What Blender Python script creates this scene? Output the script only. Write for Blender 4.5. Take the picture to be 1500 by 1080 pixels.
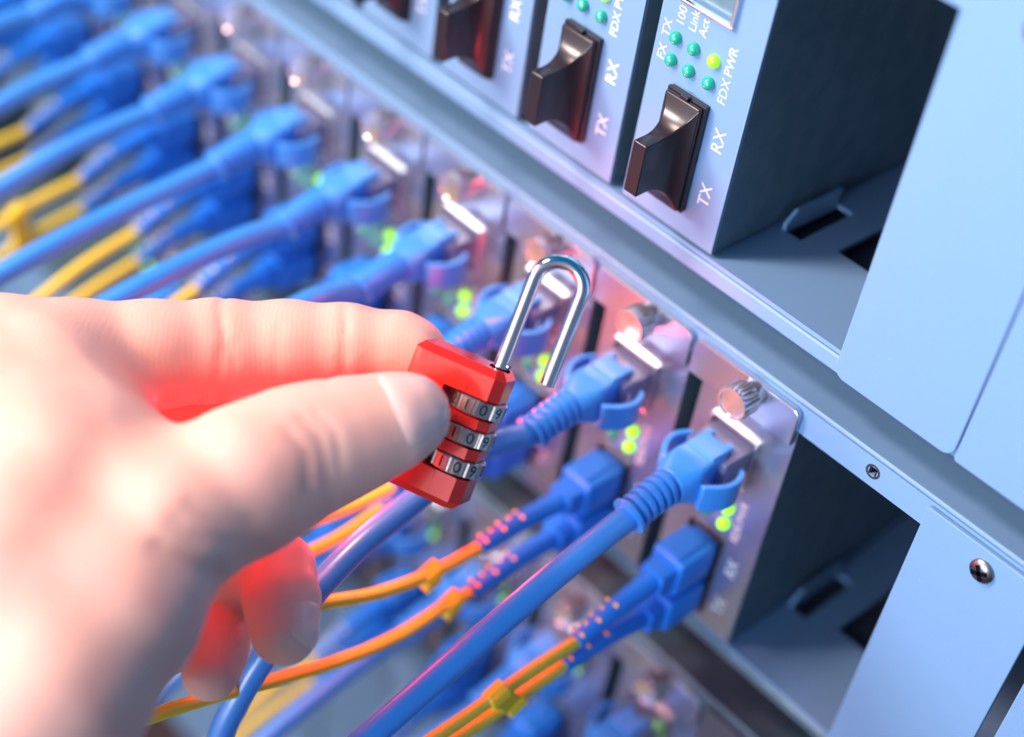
import bpy, bmesh, math, random
import numpy as np
from mathutils import Vector, Matrix

for o in list(bpy.data.objects): bpy.data.objects.remove(o, do_unlink=True)
random.seed(7); np.random.seed(7)
scene = bpy.context.scene
col = scene.collection
MM = 0.001            # everything below is written in millimetres

# ------------------------------------------------------------------ camera
# rack frame: X along the rack, Y into the rack, Z up; origin = lower front corner of the last module of the top chassis
AX = Vector((0.66524952, 0.73566343, 0.12744563))      # picture right
AY = Vector((0.54957552, -0.36694964, -0.75054295))    # picture down
AZ = Vector((-0.50538087, 0.56933934, -0.64841568))    # view direction
CAM = Vector((147.301, -221.192, 184.486))
cd = bpy.data.cameras.new('camera'); cam = bpy.data.objects.new('camera', cd); col.objects.link(cam)
m = Matrix((AX, -AY, -AZ)).transposed().to_4x4(); m.translation = CAM * MM
cam.matrix_world = m
cd.sensor_fit = 'HORIZONTAL'; cd.sensor_width = 36.0; cd.lens = 2259.13 / 1500 * 36
cd.clip_start = 0.01; cd.clip_end = 20
cd.dof.use_dof = True; cd.dof.focus_distance = 0.303; cd.dof.aperture_fstop = 5.2
scene.camera = cam

# ------------------------------------------------------------------ light
w = bpy.data.worlds.new('world'); scene.world = w; w.use_nodes = True
w.node_tree.nodes['Background'].inputs[0].default_value = (0.005, 0.22, 0.52, 1)
w.node_tree.nodes['Background'].inputs[1].default_value = 0.80
def area(name, loc, target, size, power, color):
    l = bpy.data.lights.new(name, 'AREA'); l.shape = 'DISK'; l.size = size * MM; l.energy = power; l.color = color
    o = bpy.data.objects.new(name, l); col.objects.link(o)
    o.location = Vector(loc) * MM
    o.rotation_euler = (Vector(target) - Vector(loc)).to_track_quat('-Z', 'Y').to_euler()
    return o
area('key_lamp', (-300, -400, 660), (-40, -40, -30), 160, 6.8, (1.0, 0.66, 0.60))
area('blue_lamp', (110, -900, 60), (60, 0, 60), 260, 0.40, (0.56, 0.72, 1.0)).data.spread = math.radians(32)
area('left_fill', (-400, -470, 330), (-70, -120, -40), 180, 6.4, (1.0, 0.88, 0.82))  # added soft light: highlights in the chrome, warmth on the hand
area('wall_wash_fill', (-350, -700, 500), (-350, -1300, 250), 400, 30.0, (1.0, 0.82, 0.80))  # added unseen fill: washes the wall for chrome reflections and warm bounce
def point(name, loc, r, power, color):
    l = bpy.data.lights.new(name, 'POINT'); l.shadow_soft_size = r * MM; l.energy = power; l.color = color
    o = bpy.data.objects.new(name, l); col.objects.link(o); o.location = Vector(loc) * MM
    return o
point('red_glow', (-34, -74, -46), 6, 0.125, (1.0, 0.05, 0.06))
point('red_glow', (-30, -40, -60), 5, 0.07, (1.0, 0.05, 0.06))  # extra red light, added to tint the connectors and module gaps
point('red_glow', (-40, -24, -10), 4, 0.03, (1.0, 0.05, 0.08))  # extra red light, added for the pink glow on the top cover
vs = scene.view_settings
vs.view_transform = 'Standard'; vs.look = 'None'; vs.exposure = -0.2; vs.gamma = 1.0; vs.use_curve_mapping = False

# ------------------------------------------------------------------ materials
def mat(name, color, rough=0.5, metal=0.0, noise=None, bump=None, **kw):
    m = bpy.data.materials.new(name); m.use_nodes = True
    nt = m.node_tree; b = nt.nodes['Principled BSDF']
    b.inputs['Base Color'].default_value = (*color, 1)
    b.inputs['Roughness'].default_value = rough; b.inputs['Metallic'].default_value = metal
    for k, v in kw.items(): b.inputs[k.replace('_', ' ')].default_value = v
    tc = nt.nodes.new('ShaderNodeTexCoord')
    if noise:                                   # (scale per metre, second colour, low, high)
        n = nt.nodes.new('ShaderNodeTexNoise'); n.inputs['Scale'].default_value = noise[0]; n.inputs['Detail'].default_value = 4
        r = nt.nodes.new('ShaderNodeMapRange'); r.inputs[1].default_value = noise[2]; r.inputs[2].default_value = noise[3]
        mx = nt.nodes.new('ShaderNodeMix'); mx.data_type = 'RGBA'
        mx.inputs[6].default_value = (*color, 1); mx.inputs[7].default_value = (*noise[1], 1)
        nt.links.new(tc.outputs['Object'], n.inputs['Vector']); nt.links.new(n.outputs['Fac'], r.inputs[0])
        nt.links.new(r.outputs[0], mx.inputs[0]); nt.links.new(mx.outputs[2], b.inputs['Base Color'])
    if bump:                                    # (scale, strength, distance mm)
        n2 = nt.nodes.new('ShaderNodeTexNoise'); n2.inputs['Scale'].default_value = bump[0]; n2.inputs['Detail'].default_value = 3
        bp = nt.nodes.new('ShaderNodeBump'); bp.inputs['Strength'].default_value = bump[1]; bp.inputs['Distance'].default_value = bump[2] * MM
        nt.links.new(tc.outputs['Object'], n2.inputs['Vector']); nt.links.new(n2.outputs['Fac'], bp.inputs['Height'])
        nt.links.new(bp.outputs[0], b.inputs['Normal'])
    return m
M = {}
M['paint'] = mat('grey_blue_powder_paint', (0.155, 0.305, 0.50), 0.35, 0.0, noise=(2200, (0.28, 0.42, 0.64), 0.70, 0.80), bump=(1500, 0.12, 0.15))
M['plate'] = mat('satin_steel_plate', (0.165, 0.31, 0.50), 0.48, 0.15, bump=(900, 0.05, 0.1))
M['rowplate'] = mat('polished_steel_plate', (0.48, 0.56, 0.68), 0.27, 0.85, bump=(500, 0.05, 0.1))
M['body'] = mat('galvanised_steel', (0.12, 0.22, 0.28), 0.42, 0.45, noise=(160, (0.15, 0.25, 0.31), 0.4, 0.6))
M['inner'] = mat('dark_steel', (0.10, 0.12, 0.15), 0.5, 0.3)
M['chrome'] = mat('bright_chrome', (0.92, 0.90, 0.90), 0.09, 1.0)
M['nickel'] = mat('nickel', (0.82, 0.80, 0.80), 0.28, 1.0)
M['bright_nickel'] = mat('satin_nickel', (0.86, 0.85, 0.88), 0.20, 0.85)
M['dial'] = mat('brushed_nickel', (0.62, 0.56, 0.50), 0.30, 1.0, bump=(2500, 0.25, 0.1))
M['steel_dark'] = mat('dark_screw_steel', (0.26, 0.26, 0.27), 0.32, 1.0)
M['black'] = mat('black_plastic', (0.018, 0.013, 0.016), 0.27, 0.0, bump=(1400, 0.06, 0.1))
M['void'] = mat('black_recess', (0.006, 0.006, 0.008), 0.9, Specular_IOR_Level=0.0)
M['white_ink'] = mat('white_ink', (0.88, 0.90, 0.95), 0.5)
M['ink'] = mat('black_ink', (0.01, 0.01, 0.01), 0.4)
M['boot'] = mat('blue_rubber', (0.032, 0.30, 0.88), 0.45, Specular_IOR_Level=0.9, Coat_Weight=0.9, Coat_Roughness=0.32, bump=(700, 0.08, 0.2))
M['jacket'] = mat('blue_cable_jacket', (0.035, 0.275, 0.80), 0.40, Specular_IOR_Level=0.9, Coat_Weight=0.9, Coat_Roughness=0.28, bump=(180, 0.10, 0.6))
M['scblue'] = mat('blue_connector_plastic', (0.015, 0.22, 0.80), 0.42)
M['plug'] = mat('clear_plug', (0.35, 0.38, 0.62), 0.15, 0.0, IOR=1.5, Transmission_Weight=0.55)
M['yellow'] = mat('yellow_fibre_jacket', (0.97, 0.72, 0.05), 0.35, bump=(250, 0.06, 0.3))
M['clip'] = mat('yellow_clip', (0.94, 0.64, 0.03), 0.35)
M['red'] = mat('red_enamel', (0.80, 0.025, 0.015), 0.20, 0.15, Coat_Weight=0.6, Coat_Roughness=0.08)
M['led_off'] = mat('green_led_lens', (0.008, 0.40, 0.26), 0.08, 0.0, IOR=1.5, Coat_Weight=1.0, Coat_Roughness=0.03)
def glow(name, color, e):
    m = mat(name, color, 0.2); b = m.node_tree.nodes['Principled BSDF']
    b.inputs['Emission Color'].default_value = (*color, 1); b.inputs['Emission Strength'].default_value = e
    return m
M['led_on'] = glow('lit_green_led', (0.26, 0.85, 0.03), 0.7)
M['led_hot'] = glow('bright_lit_green_led', (0.30, 0.95, 0.01), 1.6)

# ------------------------------------------------------------------ mesh helpers
class MB:
    def __init__(s): s.v = []; s.f = []
    def add(s, vs, fs):
        n = len(s.v); s.v += [tuple(v) for v in vs]; s.f += [tuple(i + n for i in f) for f in fs]; return s
    def box(s, x0, x1, y0, y1, z0, z1):
        return s.add([(x0,y0,z0),(x1,y0,z0),(x1,y1,z0),(x0,y1,z0),(x0,y0,z1),(x1,y0,z1),(x1,y1,z1),(x0,y1,z1)],
                     [(0,3,2,1),(4,5,6,7),(0,1,5,4),(1,2,6,5),(2,3,7,6),(3,0,4,7)])
    def loft(s, rings, caps=True, closed=True):
        n = len(rings[0]); vs = [p for r in rings for p in r]; fs = []
        for i in range(len(rings) - 1):
            for j in range(n if closed else n - 1):
                k = (j + 1) % n
                fs.append((i*n+j, i*n+k, (i+1)*n+k, (i+1)*n+j))
        if caps: fs.append(tuple(range(n))[::-1]); fs.append(tuple((len(rings)-1)*n + j for j in range(n)))
        return s.add(vs, fs)
    def tube(s, pts, rad, seg=14, caps=True):
        pts = [Vector(p) for p in pts]; N = len(pts)
        rads = rad if hasattr(rad, '__len__') else [rad] * N
        T = [(pts[min(i+1, N-1)] - pts[max(i-1, 0)]).normalized() for i in range(N)]
        a = T[0].orthogonal().normalized(); rings = []
        for i in range(N):
            a = (a - T[i] * a.dot(T[i])).normalized(); b = T[i].cross(a)
            rings.append([pts[i] + (a * math.cos(2*math.pi*j/seg) + b * math.sin(2*math.pi*j/seg)) * rads[i] for j in range(seg)])
        return s.loft(rings, caps)
    def prism(s, outline, axis, a0, a1):        # outline: 2-D points; axis: which coordinate is extruded
        def P(q, a):
            return {'x': (a, q[0], q[1]), 'y': (q[0], a, q[1]), 'z': (q[0], q[1], a)}[axis]
        return s.loft([[P(q, a0) for q in outline], [P(q, a1) for q in outline]])
    def lathe(s, c, prof, seg=20, caps=True):              # turned about -Y through (c.x, ., c.z): prof = (y, r)
        rings = [[(c[0] + r*math.cos(2*math.pi*j/seg), y, c[1] + r*math.sin(2*math.pi*j/seg)) for j in range(seg)] for y, r in prof]
        return s.loft(rings, caps)
    def build(s, name, material, parent=None, smooth=False, bevel=0, bseg=2, loc=None):
        me = bpy.data.meshes.new(name)
        me.from_pydata([(x*MM, y*MM, z*MM) for x, y, z in s.v], [], s.f)
        bm = bmesh.new(); bm.from_mesh(me); bmesh.ops.recalc_face_normals(bm, faces=bm.faces); bm.to_mesh(me); bm.free()
        return obj(name, me, material, parent, smooth, bevel, bseg, loc)
def obj(name, me, material, parent=None, smooth=False, bevel=0, bseg=2, loc=None):
    o = bpy.data.objects.new(name, me); col.objects.link(o)
    me.materials.append(M[material])
    if parent is not None: o.parent = parent
    if loc: o.location = Vector(loc) * MM
    if smooth:
        for p in me.polygons: p.use_smooth = True
        if smooth != 'all': 
            me.set_sharp_from_angle(angle=math.radians(40 if smooth is True else smooth))
    if bevel:
        b = o.modifiers.new('bevel', 'BEVEL'); b.width = bevel * MM; b.segments = bseg; b.limit_method = 'ANGLE'; b.angle_limit = math.radians(40)
        b.harden_normals = False
    return o
def empty(name, loc=(0,0,0)):
    o = bpy.data.objects.new(name, None); col.objects.link(o); o.location = Vector(loc) * MM; o.empty_display_size = 0.005
    return o
def tag(o, label, cat=None, group=None, kind=None):
    o['label'] = label
    if cat: o['category'] = cat
    if group: o['group'] = group
    if kind: o['kind'] = kind
    return o
def copy_tree(o, parent=None):
    c = o.copy(); col.objects.link(c); c.parent = parent
    for ch in list(o.children): copy_tree(ch, c)
    return c
def rrect(x0, x1, z0, z1, r, corners='tl tr bl br', n=5):
    pts = []
    for (cx, cz, a0, k) in ((x1, z0, -90, 'br'), (x1, z1, 0, 'tr'), (x0, z1, 90, 'tl'), (x0, z0, 180, 'bl')):
        if k not in corners: pts.append((cx, cz)); continue
        ox = cx - r if cx == x1 else cx + r; oz = cz - r if cz == z1 else cz + r
        for i in range(n + 1):
            a = math.radians(a0 + 90 * i / n); pts.append((ox + r*math.cos(a), oz + r*math.sin(a)))
    return pts
def text_mesh(txt, size):                       # flat outline of a word, centred, in mm
    c = bpy.data.curves.new('lettering', 'FONT'); c.body = txt; c.size = size; c.align_x = 'CENTER'; c.align_y = 'CENTER'
    c.resolution_u = 3; c.extrude = 0
    o = bpy.data.objects.new('lettering_tmp', c); col.objects.link(o)
    dg = bpy.context.evaluated_depsgraph_get(); me = bpy.data.meshes.new_from_object(o.evaluated_get(dg))
    bpy.data.objects.remove(o, do_unlink=True); bpy.data.curves.remove(c)
    V = [tuple(v.co) for v in me.vertices]; F = [tuple(p.vertices) for p in me.polygons]
    return V, F
def spline(pts, n=10):                          # Catmull-Rom through the points
    P = [Vector(p) for p in pts]; P = [2*P[0] - P[1]] + P + [2*P[-1] - P[-2]]; out = []
    for i in range(1, len(P) - 2):
        for j in range(n):
            t = j / n; a, b, c, d = P[i-1:i+3]
            out.append(0.5 * ((2*b) + (c - a)*t + (2*a - 5*b + 4*c - d)*t*t + (3*b - a - 3*c + d)*t**3))
    out.append(P[-2]); return out

# ------------------------------------------------------------------ the room behind the photographer
M['wall'] = mat('pale_wall_paint', (0.82, 0.80, 0.80), 0.7, noise=(3, (0.78, 0.77, 0.78), 0.3, 0.7))
M['floor'] = mat('dark_brown_floor', (0.09, 0.055, 0.045), 0.6, noise=(5, (0.12, 0.07, 0.06), 0.3, 0.7))
M['blue_wall'] = mat('blue_grey_wall_paint', (0.22, 0.40, 0.60), 0.7, noise=(3, (0.25, 0.42, 0.62), 0.3, 0.7))
def wall(name, label, *b):
    o = MB().box(*b).build(name, 'wall' if name == 'wall_back' else 'floor' if name == 'floor' else 'blue_wall'); o['kind'] = 'structure'; o['label'] = label; return o
wall('wall_back', 'pale painted wall opposite the rack', -1600, 1600, -1360, -1300, -900, 1300)
wall('wall_front', 'blue-grey painted wall behind the rack', -1600, 1600, 600, 660, -900, 1300)
wall('wall_left', 'blue-grey painted wall at the far end of the rack', -1660, -1600, -1300, 600, -900, 1300)
wall('wall_right', 'blue-grey painted wall at the near end of the rack', 1600, 1660, -1300, 600, -900, 1300)
wall('floor', 'dark brown floor of the equipment room', -1660, 1660, -1360, 660, -960, -900)
# ------------------------------------------------------------------ chassis
PITCH = 30.25
ROW = 97.5
XL, XR, DEPTH = -345.0, 128.0, 135.0
def plate_holes(mb, x0, x1, y0, y1, z0, z1, holes):
    xs = sorted({x0, x1, *[h[0] for h in holes], *[h[1] for h in holes]}); ys = sorted({y0, y1, *[h[2] for h in holes], *[h[3] for h in holes]})
    for i in range(len(xs)-1):
        for j in range(len(ys)-1):
            cx, cy = (xs[i]+xs[i+1])/2, (ys[j]+ys[j+1])/2
            if any(h[0] < cx < h[1] and h[2] < cy < h[3] for h in holes): continue
            mb.box(xs[i], xs[i+1], ys[j], ys[j+1], z0, z1)
def chassis(z0, floor, lipb, sb, st, label, holes=(), hole_x=(), pm='paint', lm='paint'):
    t = empty('rack_chassis', (0, 0, z0))
    tag(t, label, 'chassis', 'equipment chassis stacked in the rack')
    MB().box(XL, XR, 0, DEPTH, st-1.2, st).build('top_cover', pm, t, bevel=0.55, bseg=4)
    mb = MB(); hs = [h for h in hole_x]
    if hs:
        xs = sorted([XL, XR] + [x for h in hs for x in (h-0.95, h+0.95)]); hz = hs and (st - 4.3)
        for i in range(len(xs)-1):
            if any(abs((xs[i]+xs[i+1])/2 - h) < 0.5 for h in hs):
                mb.box(xs[i], xs[i+1], 0, 1.4, sb, hz-0.95).box(xs[i], xs[i+1], 0, 1.4, hz+0.95, st-1.2)
            else: mb.box(xs[i], xs[i+1], 0, 1.4, sb, st-1.2)
    else: mb.box(XL, XR, 0, 1.4, sb, st-1.2)
    strip = mb.build('front_strip', pm, t)
    for h in hs:
        MB().lathe((h, st-4.3), [(-0.12, 1.7), (-0.12, 1.25), (0.5, 1.0), (4, 1.0), (4, 1.35), (0.1, 1.7)], 18, False).build('threaded_hole', 'steel_dark', strip, smooth=True)
    mb = MB(); plate_holes(mb, XL, XR, 0.0, DEPTH, floor-1.0, floor, holes)
    mb.build('bay_floor', pm, t)
    MB().box(XL, XR, -0.5, 1.2, lipb + 0.1, floor-1.2).build('front_lip', lm, t, bevel=0.6, bseg=4)
    MB().box(XL, XR, 1.2, DEPTH, lipb, lipb+1.0).build('base_cover', 'inner', t)
    MB().box(XL, XR, DEPTH-1, DEPTH, floor, st-1.2).build('backplane', 'inner', t)
    for x in (XL, XR-1.2): MB().box(x, x+1.2, 1.4, DEPTH-1, floor, st-1.2).build('side_wall', pm, t)
    for h in holes:
        if h[1] - h[0] < 6:
            MB().prism([(h[2], floor), (h[2], floor+1.6), (h[2]+3, floor+4.2), (h[3], floor+4.2), (h[3], floor)], 'x', h[0]-0.9, h[0]-0.1).build('guide_tab', pm, t)
    return t
bay1 = [(2.4, 6.6, 22, 40.5), (13.7, 26, 26, 70)]
bay2 = [(b[0]+32.3, b[1]+32.3, b[2], b[3]) for b in bay1]
chassis(0, -1.0, -6.3, 73.5, 82, 'topmost grey-blue metal chassis holding modules with black dust caps', bay1)
chassis(-ROW, 2.8, -1.6, 72, 80, 'grey-blue metal chassis whose modules carry blue and yellow cables', bay2, [32.5-12-PITCH*k for k in (-1,)], lm='body')  # lip in darker metal: shade under the cables put into its colour
chassis(-2*ROW, 2.8, -1.6, 72, 80, 'third metal chassis down, half hidden under the hanging cables', pm='body', lm='body')  # darker metal than its neighbours stands for the shade down here
chassis(-3*ROW, 2.8, -1.6, 72, 80, 'fourth metal chassis down, closed by plain blank panels')
chassis(-4*ROW, 2.8, -1.6, 72, 80, 'lowest metal chassis, closed by plain blank panels')

# blank panels
def screw(parent, x, z, y):
    s = MB().lathe((x, z), [(y, 2.6), (y-0.5, 2.6), (y-1.0, 2.1), (y-1.25, 1.2), (y-1.3, 0.01)], 22).build('screw', 'steel_dark', parent, smooth=30)
    mb = MB(); c, sn = math.cos(0.5), math.sin(0.5)
    for a, b in ((1.7, 0.42), (0.42, 1.7)):
        q = [(x + px*c - pz*sn, z + px*sn + pz*c) for px, pz in ((-a,-b),(a,-b),(a,b),(-a,b))]
        mb.prism(q, 'y', y-1.42, y-0.7)
    mb.build('cross_recess_shade', 'void', s)  # raised black cross; the shade of the recess is put into its colour
def blank(x0, x1, z0, z1, label, pm='paint', r=2.5, corners='tl tr bl br', screws=(), group=None, y=-1.5):
    t = empty('blank_panel', ((x0+x1)/2, 0, z0)); cx = (x0+x1)/2
    tag(t, label, 'panel', group)
    MB().prism(rrect(x0-cx, x1-cx, 0, z1-z0, r, corners), 'y', y, -0.1).build('cover_plate', pm, t, bevel=0.25, bseg=2)
    for sx, sz in screws: screw(t, sx-cx, sz-z0, y)
    return t
blank(36.0, 65.0, -5.9, 81, 'light grey-blue blank panel beside the empty bay of the top chassis', r=2.6, screws=[(50.5, 77)])
blank(65.35, 127.5, -5.9, 81, 'wide light grey-blue blank panel at the end of the top chassis', r=0.8, screws=[(120, 77), (72, 77)])
blank(64.4, 92.6, -97.6, -19.4, 'light grey-blue blank panel held by one cross-head screw under the dark gap', r=0.8, screws=[(79.3, -24.4)], y=-1.2)
blank(95.9, 127.5, -97.6, -19.4, 'light grey-blue blank panel at the end of the cabled chassis, past a dark slot', r=0.8, screws=[(111, -24)], y=-1.2)
blank(33.2, 127.5, -2*ROW+0.5, -2*ROW+78, 'wide shade-darkened blank panel at the end of the third chassis', 'inner', r=0.8)  # dark material stands in for shade on this panel
for z in (3, 4):
    for i in range(8):
        blank(XL+3+i*58, XL+3+i*58+57, -z*ROW+0.5, -z*ROW+78, 'plain blank panel, %s from the far end of the %s chassis' % (('first','second','third','fourth','fifth','sixth','seventh','eighth')[i], 'fourth' if z == 3 else 'lowest'), r=0.8, group='blank panels of the %s chassis' % ('fourth' if z == 3 else 'lowest'))

# ------------------------------------------------------------------ media converter modules
TXT = {}
def word(parent, txt, x, z, size, y=-0.06, sx=1.0):
    if (txt, size) not in TXT:
        V, F = text_mesh(txt, size)
        me = bpy.data.meshes.new('lettering'); me.from_pydata([(-v[1]*MM, 0, v[0]*MM) for v in V], [], F)
        TXT[(txt, size)] = me; me.materials.append(M['white_ink'])
    o = bpy.data.objects.new('lettering', TXT[(txt, size)]); col.objects.link(o); o.parent = parent; o.location = (x*MM, y*MM, z*MM)
    o.scale = (1, 1, sx)
    return o
def ring_frame(mb, x0, x1, z0, z1, t, y0, y1):
    mb.box(x0, x1, y0, y1, z1-t, z1).box(x0, x1, y0, y1, z0, z0+t).box(x0, x0+t, y0, y1, z0+t, z1-t).box(x1-t, x1, y0, y1, z0+t, z1-t)
def make_module(zb, plate, led_z=(40.3, 35.4), lit=(), detail=True):
    t = empty('converter_module')
    MB().box(-26, 0, 1.0, 118, zb, 71).build('housing', 'body', t)
    # face plate with openings for the copper port and the fibre port
    mb = MB(); xs = [-26, -20.4, -8.3, 0]; 
    mb.box(-26, -20.4, 0, 1, zb, 72).box(-8.3, 0, 0, 1, zb, 72)
    mb.box(-20.4, -8.3, 0, 1, zb, 49.3).box(-20.4, -8.3, 0, 1, 62.4, 72)
    mb.build('face_plate', plate, t)
    MB().prism(rrect(-29.5, -0.3, 68.6, 78, 1.8, 'tl tr'), 'y', -1.7, -0.1).build('mounting_flange', plate, t, bevel=0.3)
    mb = MB(); ring_frame(mb, -21.2, -7.7, 48.4, 62.6, 0.7, -1.1, 0.9)
    cage = mb.build('port_cage', 'nickel', t, bevel=0.2)
    mb = MB().box(-20.4, -8.3, 9, 9.6, 49.3, 62.4)
    mb.build('port_back', 'void', cage)
    mb = MB()
    for i in range(8): mb.box(-18.4+i*1.05, -18.0+i*1.05, 2, 8.8, 60.3, 60.8)
    mb.box(-20.4, -19.6, 1, 9, 49.3, 62.4).box(-9.1, -8.3, 1, 9, 49.3, 62.4)
    mb.build('port_contacts', 'nickel', cage)
    # thumb screw
    pr = []
    th = MB().lathe((-12, 75.3), [(-1.7, 3.0), (-3.4, 3.0), (-3.4, 3.3), (-4.0, 3.3)], 24)
    n = 56; rings = []
    for y, r in ((-4.0, 3.6), (-4.3, 3.9), (-8.5, 3.9), (-8.9, 3.65), (-8.9, 3.2), (-8.6, 3.0), (-8.75, 0.01)):
        rings.append([(-12.2 + (r - (0.22 if (j % 2 and r > 3.75) else 0))*math.cos(2*math.pi*j/n), y, 75.3 + (r - (0.22 if (j % 2 and r > 3.75) else 0))*math.sin(2*math.pi*j/n)) for j in range(n)])
    th.loft(rings); ts = th.build('thumb_screw', 'bright_nickel', t, smooth=25)
    for j, z in enumerate(led_z):
        for i, x in enumerate((-20.8, -15.9, -10.5)):
            k = (i, j); r = 1.45
            rings = [(-0.0, r*1.0), (-0.5, r), (-0.95, r*.88), (-1.3, r*.66), (-1.52, r*.36), (-1.6, 0.02)]
            mm_ = 'led_on' if lit == 'one' and k == (2, 0) else ('led_hot' if lit == 'two' and i == 2 else 'led_off')
            MB().lathe((x, z), rings, 18).build('indicator_led', mm_, t, smooth=60)
    if detail:
        word(t, 'FX', -23.6, 35.9, 2.9); word(t, 'TX', -23.6, 41.2, 2.9); word(t, '100', -20.6, 45.2, 2.9); word(t, 'Link/', -17.4, 46.0, 2.7); word(t, 'Act', -14.7, 45.4, 2.7)
        word(t, 'FDX', -6.6, 35.4, 2.9); word(t, 'PWR', -6.6, 42.0, 2.9)
        word(t, 'RX', -4.9, 24.9, 4.1); word(t, 'TX', -4.9, 11.9, 4.1)
    # fibre receptacle: two square sockets in one black frame
    mb = MB(); ring_frame(mb, -19.0, -8.9, 5.9, 30.8, 0.8, -0.7, 0.5); mb.box(-19.0, -8.9, -0.7, 0.5, 17.6, 19.1)
    mb.build('fibre_socket', 'black', t)
    return t
NTH = ['first', 'second', 'third', 'fourth', 'fifth', 'sixth', 'seventh', 'eighth', 'ninth', 'tenth', 'eleventh', 'twelfth']
mod_top = make_module(0.0, 'plate', lit='one')
mod_mid = make_module(3.0, 'rowplate', lit='two')
mod_low = make_module(3.0, 'rowplate', led_z=(54.5, 49.5), lit='two', detail=False)
for base, z, n, x0, where, grp in ((mod_top, 0, 6, 0, 'top chassis', 'modules of the top chassis'), (mod_mid, -ROW, 11, 32.5, 'cabled middle chassis', 'modules of the middle chassis'), (mod_low, -2*ROW, 9, 32.5, 'third chassis down', 'modules of the third chassis')):
    for k in range(n):
        o = base if k == 0 else copy_tree(base)
        o.location = ((x0 - PITCH*k)*MM, 0, z*MM)
        if z == 0: lb = '%s upright module from the empty bay in the %s, closed by a black cap' % (NTH[k], where)
        elif z == -ROW: lb = '%s upright module from the empty bay in the %s' % (NTH[k], where)
        else: lb = '%s blurred module from the blank panel in the %s' % (NTH[k], where)
        tag(o, lb, 'module', grp)

# black dust caps in the fibre sockets of the top chassis
def make_cap():
    t = empty('dust_cap')
    MB().box(-5.2, 5.2, -1.6, -0.75, -12.7, 12.7).build('gasket', 'black', t, bevel=0.2)
    rings = []
    N = 22
    for i in range(N + 1):
        u = i / N; y = -1.6 - 11.6*u
        g = 0.0 if u < 0.12 else min(1.0, (u-0.12)/0.62)
        q = 1 - math.sqrt(max(0.0, 1 - (1-g)**2))
        hw = 1.75 + (4.7-1.75)*(q if u > 0.12 else 1.0); hz = 6.0 + (12.2-6.0)*(q if u > 0.12 else 1.0)
        c = 0.35
        rings.append([(px - 0.6*u*0, y, pz - 0.5*u) for px, pz in rrect(-hw, hw, -hz, hz, c, n=3)])
    MB().loft(rings).build('grip', 'black', t, smooth=32, bevel=0.25)
    MB().box(-1.0, 1.0, -2.6, -1.2, 12.2, 13.0).build('latch_rib', 'black', t, bevel=0.2)
    return t
cap = make_cap()
for k in range(6):
    o = cap if k == 0 else copy_tree(cap)
    o.location = ((-13.95 - PITCH*k)*MM, 0, 18.35*MM)
    tag(o, 'glossy black dust cap on the %s module from the empty bay' % NTH[k], 'dust cap', 'black dust caps in the top chassis')

# ------------------------------------------------------------------ blue ethernet cables
PORT_X, PORT_Z = -14.35, 56.3
def make_plug():
    t = empty('ethernet_cable')
    MB().box(-5.8, 5.8, -9.5, 6, -4.0, 4.0).build('plug', 'plug', t, bevel=0.4)
    mb = MB()                                   # moulded hood over the plug, stepping down to the round strain relief
    rings = []
    for y, hx, hz, r, dz in ((-7.2, 4.0, 4.7, 0.7, 0.3), (-11.0, 4.2, 4.9, 0.8, 0.2), (-14.5, 4.6, 5.0, 1.2, 0.1), (-16.5, 4.9, 4.9, 2.2, 0.0), (-18.6, 4.5, 4.4, 3.4, -0.1), (-20.5, 4.1, 4.1, 4.05, -0.3)):
        rings.append([(px, y, pz + dz) for px, pz in rrect(-hx, hx, -hz, hz, min(r, hx-.05, hz-.05), n=5)])
    mb.loft(rings); hood = mb.build('hood', 'boot', t, smooth=45, bevel=0.3)
    MB().prism([(-3.7, -12.0), (3.7, -12.0), (3.7, -5.0), (2.2, -4.4), (1.9, -6.2), (-1.9, -6.2), (-2.2, -4.4), (-3.7, -5.0)], 'z', 4.3, 5.7).build('latch_cover', 'boot', hood, bevel=0.35)
    for sgn in (-1, 1):                         # bowed guards on both sides of the plug
        inn, out = [], []
        for i in range(19):
            u = i / 18; y = -15.6 + 10.4*u
            b = 3.6 + 4.7*math.sin(math.pi*(0.05 + 0.76*u))**0.8
            inn.append((sgn*b, y - 0.5*(1-u))); out.append((sgn*(b+1.5), y - 1.0*(1-u)))
        MB().prism(inn + out[::-1], 'z', -4.9, 2.2).build('side_guard', 'boot', hood, smooth=40, bevel=0.45, bseg=3)
    # ribbed strain relief
    pts, rad = [], []
    for i in range(97):
        u = i / 96; y = -19.5 - 12.5*u; z = -0.3 - 2.3*u*u
        ph = (u*6.4) % 1.0
        r = 4.15 - 0.3*u
        if 0.04 < u < 0.94 and ph > 0.5: r -= 0.9
        if u > 0.93: r += 0.55
        pts.append((0, y, z)); rad.append(r)
    MB().tube(pts, rad, 22).build('strain_relief', 'boot', t, smooth=50)
    return t
plug0 = make_plug(); plug_used = [False]
def ethernet(k, row, path, label, group):
    t = plug0 if not plug_used[0] else copy_tree(plug0); plug_used[0] = True
    ox, oz = 32.5 - PITCH*k + PORT_X, -ROW*row + PORT_Z
    t.location = (ox*MM, 0, oz*MM)
    tag(t, label, 'cable', group)
    # cord: written in rack coordinates, stored relative to the port
    P = [(ox, -25, oz-1.2), (ox, -31, oz-2.5)] + list(path)
    pts = [(p[0]-ox, p[1], p[2]-oz) for p in spline(P, 12)]
    return t, pts
def add_cord(t, pts):
    MB().tube(pts, 2.85, 18).build('cord', 'jacket', t, smooth='all')
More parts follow.
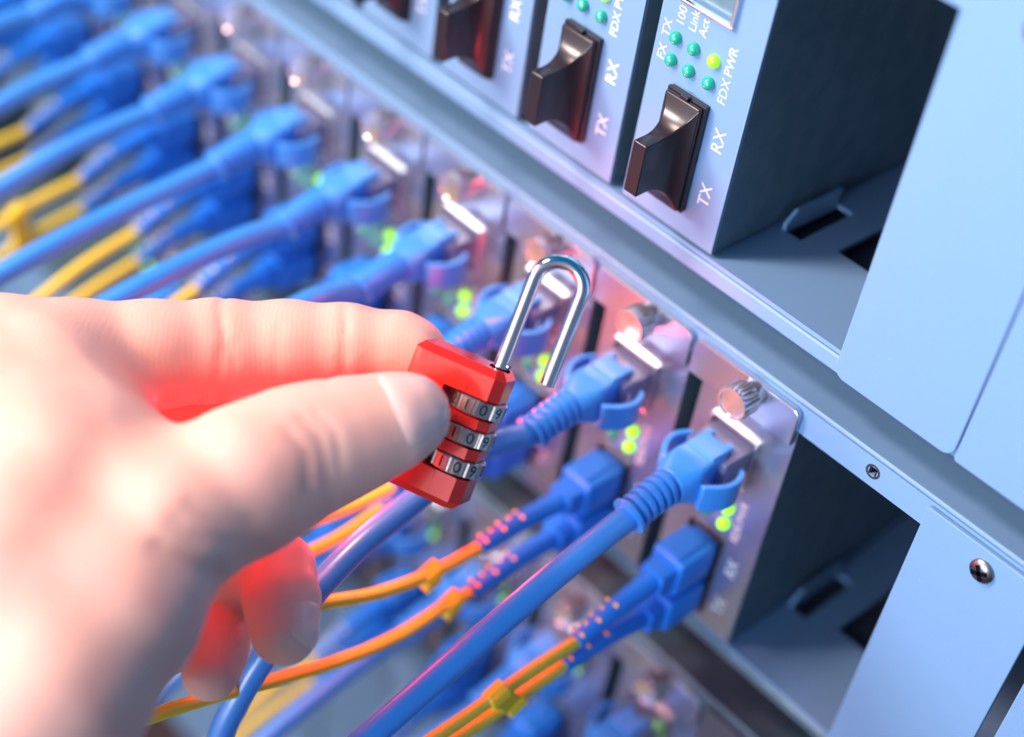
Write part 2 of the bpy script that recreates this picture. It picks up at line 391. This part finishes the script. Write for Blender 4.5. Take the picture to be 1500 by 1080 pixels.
MIDDLE = {
 0: [(18.2, -42.7, -45.8), (18.2, -65.2, -52.5), (18.6, -84.4, -58.5), (19.0, -99.5, -62.7), (19.0, -115.3, -67.6)],
 1: [(-13.0, -47.0, -41.2), (-13.0, -65.1, -46.6), (-13.0, -78.9, -51.7), (-13.0, -90.6, -59.7), (-13.0, -101.2, -70.4), (-13.0, -109.3, -83.3), (-13.0, -113.5, -96.6)],
 2: [(-43.0, -41.5, -37.6), (-44.0, -59.4, -42.6), (-45.0, -79.9, -54.8), (-46.0, -100.1, -73.3), (-46.0, -119.7, -98.6)],
 3: [(-73.0, -47.3, -41.5), (-74.0, -69.1, -46.8), (-75.0, -95.2, -58.0), (-76.0, -122.7, -77.1)],
 4: [(-104.0, -48.7, -44.2), (-104.0, -78.0, -47.7), (-104.0, -108.8, -55.5), (-104.0, -129.2, -64.6)],
 5: [(-134.0, -54.8, -47.6), (-134.0, -75.9, -50.9), (-134.0, -92.5, -54.3), (-134.0, -119.0, -60.9)],
 6: [(-164.0, -54.5, -47.1), (-164.0, -76.3, -53.0), (-164.0, -98.9, -59.0)],
 7: [(-194.5, -47.2, -46.9), (-194.5, -59.5, -49.7), (-194.5, -83.6, -56.2)],
 8: [(-225.0, -38.4, -44.4), (-225.0, -63.5, -47.7)],
 9: [(-255.0, -35.3, -44.5), (-255.0, -58.8, -47.4)],
}
def generic(ox, oz, dx=0, sag=1.0):
    return [(ox+dx*.2, -48, oz-5*sag), (ox+dx*.5, -72, oz-13*sag), (ox+dx, -98, oz-27*sag), (ox+dx*1.4, -120, oz-46*sag), (ox+dx*1.6, -132, oz-72*sag)]
jobs = []
for k in range(10):
    jobs.append(ethernet(k, 1, MIDDLE[k], 'blue ethernet cable in the %s module from the empty bay of the middle chassis' % NTH[k], 'blue ethernet cables of the middle chassis'))
for k in range(8):
    ox, oz = 32.5 - PITCH*k + PORT_X, -ROW*2 + PORT_Z
    jobs.append(ethernet(k, 2, generic(ox, oz, -4+2*(k % 3), 0.8 + 0.15*(k % 2)), 'blurred blue ethernet cable in the %s module of the third chassis' % NTH[k], 'blue ethernet cables of the third chassis'))
for t, pts in jobs: add_cord(t, pts)

# ------------------------------------------------------------------ yellow fibre cables with blue duplex connectors
def make_fibre():
    t = empty('fibre_cable')
    for dz in (6.35, -6.35):
        mb = MB(); rings = []
        for y, hx, hz in ((4, 3.9, 3.9), (-2, 3.9, 3.9), (-2, 4.7, 4.9), (-12.5, 4.7, 4.9), (-13.2, 4.3, 4.4)):
            rings.append([(px, y, pz+dz) for px, pz in rrect(-hx, hx, -hz, hz, 0.6, n=2)])
        c = mb.loft(rings).build('connector', 'scblue', t, smooth=30, bevel=0.25)
        mb = MB(); rings = []
        for y, hx, hz in ((-13.0, 3.6, 3.6), (-17.5, 3.3, 3.3)):
            rings.append([(px, y, pz+dz-0.3) for px, pz in rrect(-hx, hx, -hz, hz, 0.9, n=3)])
        mb.loft(rings).build('ferrule_collar', 'scblue', c, smooth=30)
        if dz > 0: MB().box(-2.4, 2.4, -12.2, -3, 4.8+dz, 5.5+dz).build('key_ridge', 'scblue', c, bevel=0.2)
    MB().box(-2.6, 2.6, -11, -4, -2.0, 2.0).build('duplex_yoke', 'scblue', t, bevel=0.3)
    return t
fib0 = make_fibre(); fib_used = [False]
def fibre(k, row, up, lo, clip_at, label, group):
    t = fib0 if not fib_used[0] else copy_tree(fib0); fib_used[0] = True
    ox, oz = 32.5 - PITCH*k - 13.95, -ROW*row + 18.35
    t.location = (ox*MM, 0, oz*MM); tag(t, label, 'cable', group)
    return t, ox, oz, up, lo, clip_at
def fibre_cords(t, ox, oz, up, lo, clip_at):
    for dz, path in ((6.35, up), (-6.35, lo)):
        b0 = Vector((0, -16.5, dz-0.3)); P0 = [(p[0]-ox, p[1], p[2]-oz) for p in path]
        # boot: from the collar to the first path point
        sp = spline([b0, b0.lerp(Vector(P0[0]), 0.5) + Vector((0, 0, 0.9)), P0[0]], 24)
        rad, n = [], len(sp)
        for i in range(n):
            u = i/(n-1); r = 2.75 - 0.75*u
            rad.append(r)
        boot = MB().tube(sp, rad, 16).build('boot', 'scblue', t, smooth='all')
        # the slits of the boot let the yellow jacket show through
        for i in range(int(n*0.52), n-3, 5):
            T = (sp[min(i+1, n-1)] - sp[i-1]).normalized(); up_ = Vector((0, 0, 1)); sd = T.cross(up_).normalized(); up2 = sd.cross(T)
            for a in ((-0.2, 0.95) if (i//5) % 2 else (0.4,)):
                c = sp[i] + (up2*math.cos(a*1.0) + sd*math.sin(a*1.0)) * (rad[i]-0.2)
                q = [c + sd*math.cos(g)*0.85 + T*math.sin(g)*0.45 for g in [j*math.pi/5 for j in range(10)]]
                nrm = (c - sp[i]).normalized()*0.22
                MB().loft([[x - nrm for x in q], [x + nrm for x in q]]).build('slit', 'yellow', boot)
        MB().tube(spline([sp[-4]] + P0, 10), 1.5, 14).build('cord', 'yellow', t, smooth='all')
    if clip_at:
        ca = [Vector((c[0]-ox, c[1], c[2]-oz)) for c in clip_at]
        dirs = [Vector((0, -0.93, -0.36)), Vector((0, -0.90, -0.42))]
        cl = empty_clip = None
        mb = MB()
        for c, d in zip(ca, dirs):
            mb.tube([c - d*2.6, c - d*2.2, c + d*2.2, c + d*2.6], [2.1, 2.45, 2.45, 2.1], 8)
        d = dirs[0]; mid = (ca[0]+ca[1])*0.5; v = (ca[1]-ca[0]); 
        if v.length < 12:
            v = v.normalized(); s = d.cross(v).normalized(); h = (ca[1]-ca[0]).length/2
            cs = [mid + d*a*2.4 + v*b*h + s*c*1.5 for a in (-1,1) for b in (-1,1) for c in (-1,1)]
            mb.add(cs, [(0,1,3,2),(4,6,7,5),(0,4,5,1),(2,3,7,6),(0,2,6,4),(1,5,7,3)])
        else:
            for c in ca:
                mb.add([c + d*a*2.0 + Vector((b*1.6, 0, -1.0 - e*3.0)) for a in (-1,1) for b in (-1,1) for e in (0,1)], [(0,1,3,2),(4,6,7,5),(0,4,5,1),(2,3,7,6),(0,2,6,4),(1,5,7,3)])
        mb.build('duplex_clip', 'clip', t, bevel=0.25)
FMID = {
 0: ([(17.5, -38.4, -80.5), (17.5, -49.9, -80.2), (17.5, -60.8, -80.7), (17.5, -71.4, -81.4), (17.5, -86.2, -81.5), (17.5, -107.0, -80.5)],
     [(17.8, -41.7, -86.1), (17.8, -50.0, -86.5), (17.8, -58.1, -86.9), (17.8, -68.9, -87.0), (17.8, -82.2, -86.3), (17.8, -103.5, -85.8)], [(17.5, -62.2, -80.8), (17.8, -56.5, -87.9)]),
 1: ([(-14.0, -40.1, -76.9), (-14.0, -54.7, -76.1), (-14.0, -71.0, -71.9), (-14.0, -87.0, -64.4), (-15.0, -100.8, -61.8), (-16.0, -120.9, -61.8)],
     [(-13.0, -41.6, -90.6), (-13.0, -49.1, -89.6), (-13.0, -63.3, -90.4), (-13.0, -80.0, -86.9), (-13.0, -100.1, -79.2), (-13.0, -118.3, -71.5), (-13.0, -137.8, -65.3)], [(-14.0, -54.7, -76.1), (-13.0, -47.6, -89.9)]),
 2: ([(-43.0, -42.2, -79.8), (-44.0, -56.8, -80.4), (-44.0, -72.6, -77.1), (-45.0, -93.9, -76.6), (-46.0, -127.0, -81.4)],
     [(-43.0, -44.8, -86.1), (-43.0, -57.0, -88.1), (-43.0, -69.0, -87.5), (-43.0, -88.0, -85.5), (-43.0, -120.9, -85.2)], None),
}
def fgeneric(ox, oz, sag, dx):
    return [(ox, -38, oz-8.2), (ox+dx*.3, -58, oz-13*sag), (ox+dx*.7, -82, oz-24*sag), (ox+dx, -105, oz-40*sag), (ox+dx, -120, oz-62*sag)]
jobs = []
for k in range(11):
    ox, oz = 32.5 - PITCH*k - 13.95, -ROW + 18.35
    if k in FMID: u, l, c = FMID[k]
    else:
        s = 0.85 + 0.1*((k*7) % 4); u = fgeneric(ox, oz+6.35, s, 3-k % 4); l = fgeneric(ox, oz-4.0, s*1.05, k % 3-1)
        c = [(ox, -58, oz+6.35-13*s), (ox, -58, oz-4.0-13*s*1.05)] if k % 2 else None
    jobs.append(fibre(k, 1, u, l, c, 'yellow fibre cable with blue connectors in the %s module of the middle chassis' % NTH[k], 'yellow fibre cables of the middle chassis'))
for k in range(7):
    ox, oz = 32.5 - PITCH*k - 13.95, -2*ROW + 18.35
    u = fgeneric(ox, oz+6.35, 0.9, 2); l = fgeneric(ox, oz-4.5, 1.0, -2)
    jobs.append(fibre(k, 2, u, l, None, 'blurred yellow fibre cable in the %s module of the third chassis' % NTH[k], 'yellow fibre cables of the third chassis'))
for j in jobs: fibre_cords(*j)

# ------------------------------------------------------------------ the red combination padlock
LOCK = Vector((-6.28, -65.11, -18.34))
def frame(right, up, out, origin):
    m = Matrix((right, up, out)).transposed().to_4x4(); m.translation = origin * MM; return m
HF = frame(AX, -AY, -AZ, LOCK)                  # frame of the hand: x right, y up, z towards the viewer
lockM = HF @ Matrix.Translation(Vector((0.0, 0.0, 0.0))) @ Matrix.Rotation(math.radians(-21), 4, 'Z') @ Matrix.Rotation(math.radians(9), 4, 'X') @ Matrix.Rotation(math.radians(-14), 4, 'Y')
t = empty('padlock'); t.matrix_world = lockM
tag(t, 'small red combination padlock with open chrome shackle held between thumb and finger', 'padlock')
LW, LH, LT = 9.6, 14.2, 5.0                      # half width, half height, half thickness
DX, DR = 5.1, 5.6                               # dial axis and radius
DY = (6.2, 0.3, -5.8)
def lock_ring(y, hx, hz, c): 
    return [(-hx+c, y, -hz), (hx-c, y, -hz), (hx, y, -hz+c), (hx, y, hz-c), (hx-c, y, hz), (-hx+c, y, hz), (-hx, y, hz-c), (-hx, y, -hz+c)]
c = 1.9
body_mb = MB().loft([lock_ring(-LH, LW-1.3, LT-1.3, c*0.6), lock_ring(-LH+1.5, LW, LT, c), lock_ring(LH-1.5, LW, LT, c), lock_ring(LH, LW-1.3, LT-1.3, c*0.6)])
body = body_mb.build('lock_body', 'red', t)
cutters = []
for y in DY:
    n = 48; R = DR + 0.45
    mbc = MB().loft([[(DX + R*math.cos(2*math.pi*j/n), yy, R*math.sin(2*math.pi*j/n)) for j in range(n)] for yy in (y-1.95, y+1.95)])
    co = mbc.build('cutter', 'red', t); cutters.append(co)
    c2 = MB().box(-1.3, DX, y-1.9, y+1.9, 0.2, LT+1).build('cutter', 'red', t); cutters.append(c2)
    bo = body.modifiers.new('cut', 'BOOLEAN'); bo.operation = 'DIFFERENCE'; bo.solver = 'EXACT'; bo.object = co
    bo = body.modifiers.new('cut', 'BOOLEAN'); bo.operation = 'DIFFERENCE'; bo.solver = 'EXACT'; bo.object = c2
bpy.context.view_layer.update()
dg = bpy.context.evaluated_depsgraph_get(); newme = bpy.data.meshes.new_from_object(body.evaluated_get(dg))
body.modifiers.clear(); body.data = newme
for co in cutters: bpy.data.objects.remove(co, do_unlink=True)
b = body.modifiers.new('bevel', 'BEVEL'); b.width = 0.35*MM; b.segments = 3; b.limit_method = 'ANGLE'; b.angle_limit = math.radians(25)
for p in body.data.polygons: p.use_smooth = False
# inner core the dials turn on
n = 32
MB().loft([[(DX + 3.6*math.cos(2*math.pi*j/n), yy, 3.6*math.sin(2*math.pi*j/n)) for j in range(n)] for yy in (-8.5, 9.0)]).build('dial_core', 'void', t)
DIGM = {}
for q in range(10):
    V, F = text_mesh(str(q), 3.4); DIGM[q] = (V, F)
for di, y in enumerate(DY):
    n = 120; rings = []
    a_off = (math.radians(61), math.radians(66), math.radians(70))[di]       # where the digit 0 sits, measured from +x towards the viewer
    def rr(j):
        ph = ((j/n*2*math.pi - a_off) / (2*math.pi/10) + 0.5) % 1.0
        return DR - (0.30 if (0.02 < ph < 0.10 or 0.90 < ph < 0.98) else 0) - (0.10 if 0.18 < ph < 0.82 else 0)
    for yy, d in ((y-1.7, 0.35), (y-1.4, 0), (y+1.4, 0), (y+1.7, 0.35)):
        rings.append([(DX + (rr(j)-d)*math.cos(2*math.pi*j/n), yy, (rr(j)-d)*math.sin(2*math.pi*j/n)) for j in range(n)])
    dial = MB().loft(rings).build('number_dial', 'dial', t, smooth=35)
    for q in range(10):
        V, F = DIGM[q]; a0 = a_off + q*2*math.pi/10
        if (di == 0 and q > 4 and q < 8): pass
        vs_ = []
        for vx, vy, vz in V:
            a = a0 - vx/DR; r = DR - 0.045
            vs_.append((DX + r*math.cos(a), y + vy*0.92, r*math.sin(a)))
        me = bpy.data.meshes.new('digit'); me.from_pydata([(x*MM, yy*MM, z*MM) for x, yy, z in vs_], [], F)
        obj('digit', me, 'ink', dial)
for y in (DY[0]+2.9, DY[0]-2.95, DY[1]-3.05, DY[2]-2.9):
    MB().box(2.4, 3.2, y-0.8, y+0.8, LT-0.25, LT+0.08).build('index_mark', 'red', t, bevel=0.08)
# shackle, swung out past the right-hand side
sh = [(6.6, LH-4, 0), (6.6, LH+18.6, 0)]
pts = [Vector((6.6, LH-4 + (22.6)*i/8, 0)) for i in range(9)]
Rb = 4.75; ca = math.cos(math.radians(-12)); sa = math.sin(math.radians(-12))
for i in range(1, 17):
    a = math.pi - math.pi*i/16; dx = Rb + Rb*math.cos(a)
    pts.append(Vector((6.6 + dx*ca, LH+18.6 + Rb*math.sin(a)*1.0, dx*sa)))
for i in range(1, 9): pts.append(Vector((6.6 + 2*Rb*ca, LH+18.6 - 18.4*i/8, 2*Rb*sa)))
shk = MB().tube(pts, [1.45]*(len(pts)-1) + [1.45], 24).build('shackle', 'chrome', t, smooth=50, bevel=0.2)
MB().tube([(8.0, LH+0.9, 0.4), (8.35, LH+0.9, 0.55)], 0.5, 10).build('lock_notch', 'chrome', shk, smooth=True)
MB().loft([[(6.6 + r*math.cos(2*math.pi*j/20), yy, r*math.sin(2*math.pi*j/20)) for j in range(20)] for yy, r in ((LH-0.2, 2.1), (LH+0.12, 2.1), (LH+0.12, 1.5))]).build('shackle_collar', 'void', t)

# ------------------------------------------------------------------ the hand
def H(*p): return np.array(p, float)
THUMB = [(-5.2, 2.2, 13.6, 6.9), (-8.7, 0.9, 15.1, 8.4), (-17.8, -2.0, 18.1, 10.3), (-26.0, -5.1, 21.6, 11.7), (-33.7, -9.1, 26.3, 12.7), (-45.8, -16.5, 34.3, 12.8), (-52.8, -29.5, 43.3, 14.0), (-61.4, -41.0, 50.3, 16.0), (-72.0, -53.1, 54.3, 18.0)]
INDEX = [(-6.7, 13.3, -13.6, 7.0), (-9.6, 14.1, -14.1, 7.6), (-20.5, 15.1, -13.1, 8.2), (-32.0, 14.9, -11.6, 9.0), (-45.3, 14.1, -9.3, 10.0), (-57.7, 13.2, -4.3, 10.4), (-71.0, 12.4, 0.7, 11.2), (-84.2, 11.6, 4.7, 12.8), (-100.9, 8.0, 11.7, 15.0)]
MIDDLE_F = [(-9.4, 5.6, -20.6, 6.8), (-22.3, 4.9, -22.6, 7.8), (-46.9, 2.0, -25.3, 9.4), (-64.5, 1.4, -21.3, 10.0), (-79.1, 0.9, -13.3, 11.5), (-94.1, -1.4, -1.3, 14.0)]
RING = [(-29.2, -38.5, 11.0, 6.3), (-30.1, -33.1, 8.0, 6.9), (-32.1, -28.2, 2.0, 7.2), (-41.1, -29.1, -5.0, 7.4), (-56.8, -21.0, -12.0, 9.0), (-76.2, -11.1, -8.0, 12.0), (-92.9, -10.4, 2.0, 15.0)]
PINKY = [(-44.0, -47.2, 5.0, 5.6), (-43.9, -43.3, 1.0, 6.0), (-43.7, -38.8, -5.0, 6.3), (-52.3, -37.2, -10.0, 6.8), (-66.2, -29.8, -6.0, 9.0), (-82.5, -22.2, 2.0, 13.0)]
PALM = [[(-65.1, -2.3, 8.0, 9.0), (-69.8, -3.3, 14.0, 15.0), (-69.3, -13.4, 28.0, 20.0), (-73.1, -28.6, 38.0, 23.0), (-84.3, -41.6, 42.0, 26.0)],
        [(-75.4, 8.0, 8.0, 14.0), (-88.6, -2.0, 14.0, 20.0), (-96.8, -16.3, 22.0, 25.0), (-103.9, -32.5, 28.0, 28.0)],
        [(-51.4, -11.0, 20.0, 8.0), (-57.7, -11.4, 22.0, 12.0), (-64.4, -13.7, 24.0, 16.0)]]
CREASES = [  # 2-D polylines in the hand frame (mm), depth, width
 ([(-20.0, 22.7), (-19.5, 17.3), (-20.1, 8.5)], 0.55, 0.7),
 ([(-44.0, 23.9), (-42.2, 15.8), (-44.6, 3.9)], 0.6, 0.8), ([(-40.2, 15.8), (-41.3, 7.9)], 0.4, 0.6), ([(-32.2, 18.6), (-32.8, 8.5)], 0.3, 0.5),
 ([(-23.3, 2.3), (-19.8, -1.2), (-18.8, -7.2)], 0.35, 0.8), ([(-21.0, 2.9), (-17.4, -0.6), (-16.5, -7.2)], 0.35, 0.7), ([(-25.4, 0.0), (-22.0, -3.5), (-21.7, -9.5)], 0.35, 0.8),
 ([(-41.6, -14.3), (-37.7, -17.1), (-33.7, -18.4)], 0.5, 1.5), ([(-43.8, -18.2), (-39.9, -21.0), (-36.4, -24.0)], 0.55, 1.5), ([(-39.4, -11.6), (-34.8, -14.5), (-30.7, -15.3)], 0.4, 1.4),
 ([(-35.6, -21.5), (-36.2, -25.9), (-36.0, -29.7)], 0.5, 0.8),
]
def smin(a, b, k):
    h = np.maximum(k - np.abs(a - b), 0) / k
    return np.minimum(a, b) - h*h*k*0.25
def chain(P, pts, k):
    d = None
    for a, b in zip(pts[:-1], pts[1:]):
        a, b = np.array(a, np.float32), np.array(b, np.float32)
        ab = b[:3] - a[:3]; L2 = float(ab @ ab)
        t_ = np.clip(((P - a[:3]) @ ab) / L2, 0, 1)
        q = P - a[:3] - t_[..., None]*ab
        e = np.sqrt((q*q).sum(-1)) - (a[3] + t_*(b[3]-a[3]))
        d = e if d is None else smin(d, e, k)
    return d
def seg2d(P, poly):
    best = None
    for a, b in zip(poly[:-1], poly[1:]):
        a, b = np.array(a, np.float32)[:2], np.array(b, np.float32)[:2]; ab = b - a
        t_ = np.clip(((P[..., :2] - a) @ ab) / float(ab @ ab), 0, 1)
        q = P[..., :2] - a - t_[..., None]*ab; e = (q*q).sum(-1)
        best = e if best is None else np.minimum(best, e)
    return best
def sdf(P):
    P = P.astype(np.float32)
    d = chain(P, PALM[0], 8)
    for ch in PALM[1:]: d = smin(d, chain(P, ch, 8), 12)
    th = chain(P, THUMB, 4); ix = chain(P, INDEX, 3)
    d = smin(d, th, 7)
    d = smin(d, ix, 4.5)
    d = smin(d, chain(P, MIDDLE_F, 3), 2.0)
    d = smin(d, chain(P, RING, 2.2), 1.5)
    d = smin(d, chain(P, PINKY, 2.2), 1.5)
    # soft swell of the flesh
    d = d + 0.12*np.sin(P[..., 0]*0.23 + 1)*np.sin(P[..., 1]*0.27)*np.sin(P[..., 2]*0.21)
    for poly, dep, wd in CREASES:
        e = seg2d(P, poly); d = d + dep*np.exp(-e/(wd*wd)) * (P[..., 2] > -14)
    return d
def surface_nets(lo, hi, h):
    n = [int(math.ceil((b - a)/h)) + 1 for a, b in zip(lo, hi)]
    ax = [np.float32(lo[i]) + np.arange(n[i], dtype=np.float32)*np.float32(h) for i in range(3)]
    D = np.empty(n, np.float32)
    for i0 in range(0, n[0], 16):
        g = np.stack(np.meshgrid(ax[0][i0:i0+16], ax[1], ax[2], indexing='ij'), -1)
        D[i0:i0+16] = sdf(g)
    D[0] = D[-1] = 1; D[:, 0] = D[:, -1] = 1; D[:, :, 0] = D[:, :, -1] = 1
    S = D < 0; c8 = [(i, j, k) for i in (0, 1) for j in (0, 1) for k in (0, 1)]
    cells = tuple(x - 1 for x in n)
    cnt = np.zeros(cells, np.uint8)
    for i, j, k in c8: cnt += S[i:i+cells[0], j:j+cells[1], k:k+cells[2]]
    act = (cnt > 0) & (cnt < 8); idx = -np.ones(cells, np.int64); I = np.argwhere(act); idx[act] = np.arange(len(I))
    acc = np.zeros((len(I), 3)); num = np.zeros(len(I))
    for a in range(8):
        for bq in range(a+1, 8):
            A, B = c8[a], c8[bq]
            if sum(x != y for x, y in zip(A, B)) != 1: continue
            da = D[I[:,0]+A[0], I[:,1]+A[1], I[:,2]+A[2]]; db = D[I[:,0]+B[0], I[:,1]+B[1], I[:,2]+B[2]]
            cr = (da < 0) != (db < 0); tt = np.where(cr, da/np.where(cr, da-db, 1), 0)
            p = np.array(A) + tt[:, None]*(np.array(B) - np.array(A))
            acc += np.where(cr[:, None], p, 0); num += cr
    V = (I + acc/num[:, None])*h + np.array(lo)
    F = []
    for axis in range(3):
        s0 = [slice(1, -1)]*3; s0[axis] = slice(0, -1); s1 = list(s0); s1[axis] = slice(1, None)
        a, bq = S[tuple(s0)], S[tuple(s1)]; E = np.argwhere(a != bq); flip = a[a != bq]
        for ii in range(3):
            if ii != axis: E[:, ii] += 1
        u, v = [(1, 2), (2, 0), (0, 1)][axis]
        def cell(du, dv):
            e = E.copy(); e[:, u] -= du; e[:, v] -= dv; return idx[e[:,0], e[:,1], e[:,2]]
        q = np.stack([cell(1,1), cell(0,1), cell(0,0), cell(1,0)], 1)
        q[~flip] = q[~flip][:, ::-1]; F.append(q)
    return V, np.concatenate(F)
def skin_material():
    m = mat('skin', (0.80, 0.40, 0.27), 0.42, 0.0, Subsurface_Weight=0.18, Subsurface_Scale=0.004)
    nt = m.node_tree; b = nt.nodes['Principled BSDF']; b.inputs['Subsurface Radius'].default_value = (1.0, 0.35, 0.2)
    tc = nt.nodes.new('ShaderNodeTexCoord')
    n = nt.nodes.new('ShaderNodeTexNoise'); n.inputs['Scale'].default_value = 70; n.inputs['Detail'].default_value = 4
    cr = nt.nodes.new('ShaderNodeValToRGB'); cr.color_ramp.elements[0].position = 0.3; cr.color_ramp.elements[0].color = (0.92, 0.56, 0.43, 1)
    cr.color_ramp.elements[1].position = 0.75; cr.color_ramp.elements[1].color = (0.89, 0.47, 0.36, 1)
    nt.links.new(tc.outputs['Object'], n.inputs['Vector']); nt.links.new(n.outputs['Fac'], cr.inputs[0]); nt.links.new(cr.outputs[0], b.inputs['Base Color'])
    wv = nt.nodes.new('ShaderNodeTexWave'); wv.inputs['Scale'].default_value = 320; wv.inputs['Distortion'].default_value = 6; wv.inputs['Detail'].default_value = 2; wv.inputs['Detail Scale'].default_value = 0.6
    vo = nt.nodes.new('ShaderNodeTexNoise'); vo.inputs['Scale'].default_value = 1200
    mx = nt.nodes.new('ShaderNodeMath'); mx.operation = 'MULTIPLY_ADD'; mx.inputs[1].default_value = 0.5
    bp = nt.nodes.new('ShaderNodeBump'); bp.inputs['Strength'].default_value = 0.14; bp.inputs['Distance'].default_value = 0.00018
    nt.links.new(tc.outputs['Object'], wv.inputs['Vector']); nt.links.new(tc.outputs['Object'], vo.inputs['Vector'])
    nt.links.new(wv.outputs['Fac'], mx.inputs[0]); nt.links.new(vo.outputs['Fac'], mx.inputs[2])
    nt.links.new(mx.outputs[0], bp.inputs['Height']); nt.links.new(bp.outputs[0], b.inputs['Normal'])
    return m
M['skin'] = skin_material()
M['nail'] = mat('nail', (0.95, 0.60, 0.50), 0.25, Subsurface_Weight=0.15, Subsurface_Scale=0.002, Coat_Weight=0.3)
V, F = surface_nets((-135, -120, -45), (12, 26, 86), 0.85)
me = bpy.data.meshes.new('hand'); me.from_pydata((V*MM).tolist(), [], F.tolist())
hand_root = empty('person'); hand_root.matrix_world = HF
tag(hand_root, "left hand of a person pinching the red padlock between thumb and forefinger", 'person')
hb = obj('hand', me, 'skin', hand_root, smooth='all')
sm = hb.modifiers.new('smooth', 'SMOOTH'); sm.factor = 0.5; sm.iterations = 4
# thumb nail, laid on the skin by walking out from the thumb's axis
def nail(axis0, axis1, updir, a0, a1, halfang, name):
    A = np.array(axis0[:3]); B = np.array(axis1[:3]); ax = (A - B)/np.linalg.norm(A - B)
    n0 = np.array(updir, float); n0 -= ax*(n0 @ ax); n0 /= np.linalg.norm(n0); s0 = np.cross(ax, n0)
    nu, nv = 15, 17; top, bot = [], []
    for i in range(nu):
        u = i/(nu-1)
        for j in range(nv):
            v = 2*j/(nv-1) - 1
            # rounded outline: cuticle end is an arch, free edge rounded
            lo_ = a0 + (a1-a0)*0.24*(1 - math.sqrt(max(0, 1 - (v*0.98)**2))); hi_ = a1 - (a1-a0)*0.24*v*v
            al = lo_ + (hi_ - lo_)*u
            ang = v*halfang
            dr = n0*math.cos(ang) + s0*math.sin(ang); o = B + ax*al
            rs = np.linspace(2, 16, 141); dd = sdf(o + rs[:, None]*dr)
            k = np.argmax(dd > 0); r = rs[k]
            edge = max(abs(v), 1-u*2.2)
            top.append(o + dr*(r + 0.62*(1 - max(0, edge)**5) - 0.42)); bot.append(o + dr*(r - 1.1))
    idx = lambda i, j: i*nv + j; fs = []
    N = nu*nv
    for i in range(nu-1):
        for j in range(nv-1):
            fs.append((idx(i,j), idx(i,j+1), idx(i+1,j+1), idx(i+1,j))); fs.append((N+idx(i,j), N+idx(i+1,j), N+idx(i+1,j+1), N+idx(i,j+1)))
    per = [idx(0,j) for j in range(nv)] + [idx(i,nv-1) for i in range(1,nu)] + [idx(nu-1,j) for j in range(nv-2,-1,-1)] + [idx(i,0) for i in range(nu-2,0,-1)]
    for a, b_ in zip(per, per[1:]+per[:1]): fs.append((a, N+a, N+b_, b_))
    mb = MB().add([tuple(p) for p in top+bot], fs)
    return mb.build(name, 'nail', hb, smooth=60)
nail(THUMB[0], THUMB[1], (0.0, 0.30, 1.0), -3.0, 10.4, math.radians(62), 'thumb_nail')
nail(RING[0], RING[1], (0.9, -0.1, 0.5), 2.0, 10.5, math.radians(50), 'finger_nail')
bpy.context.view_layer.update()
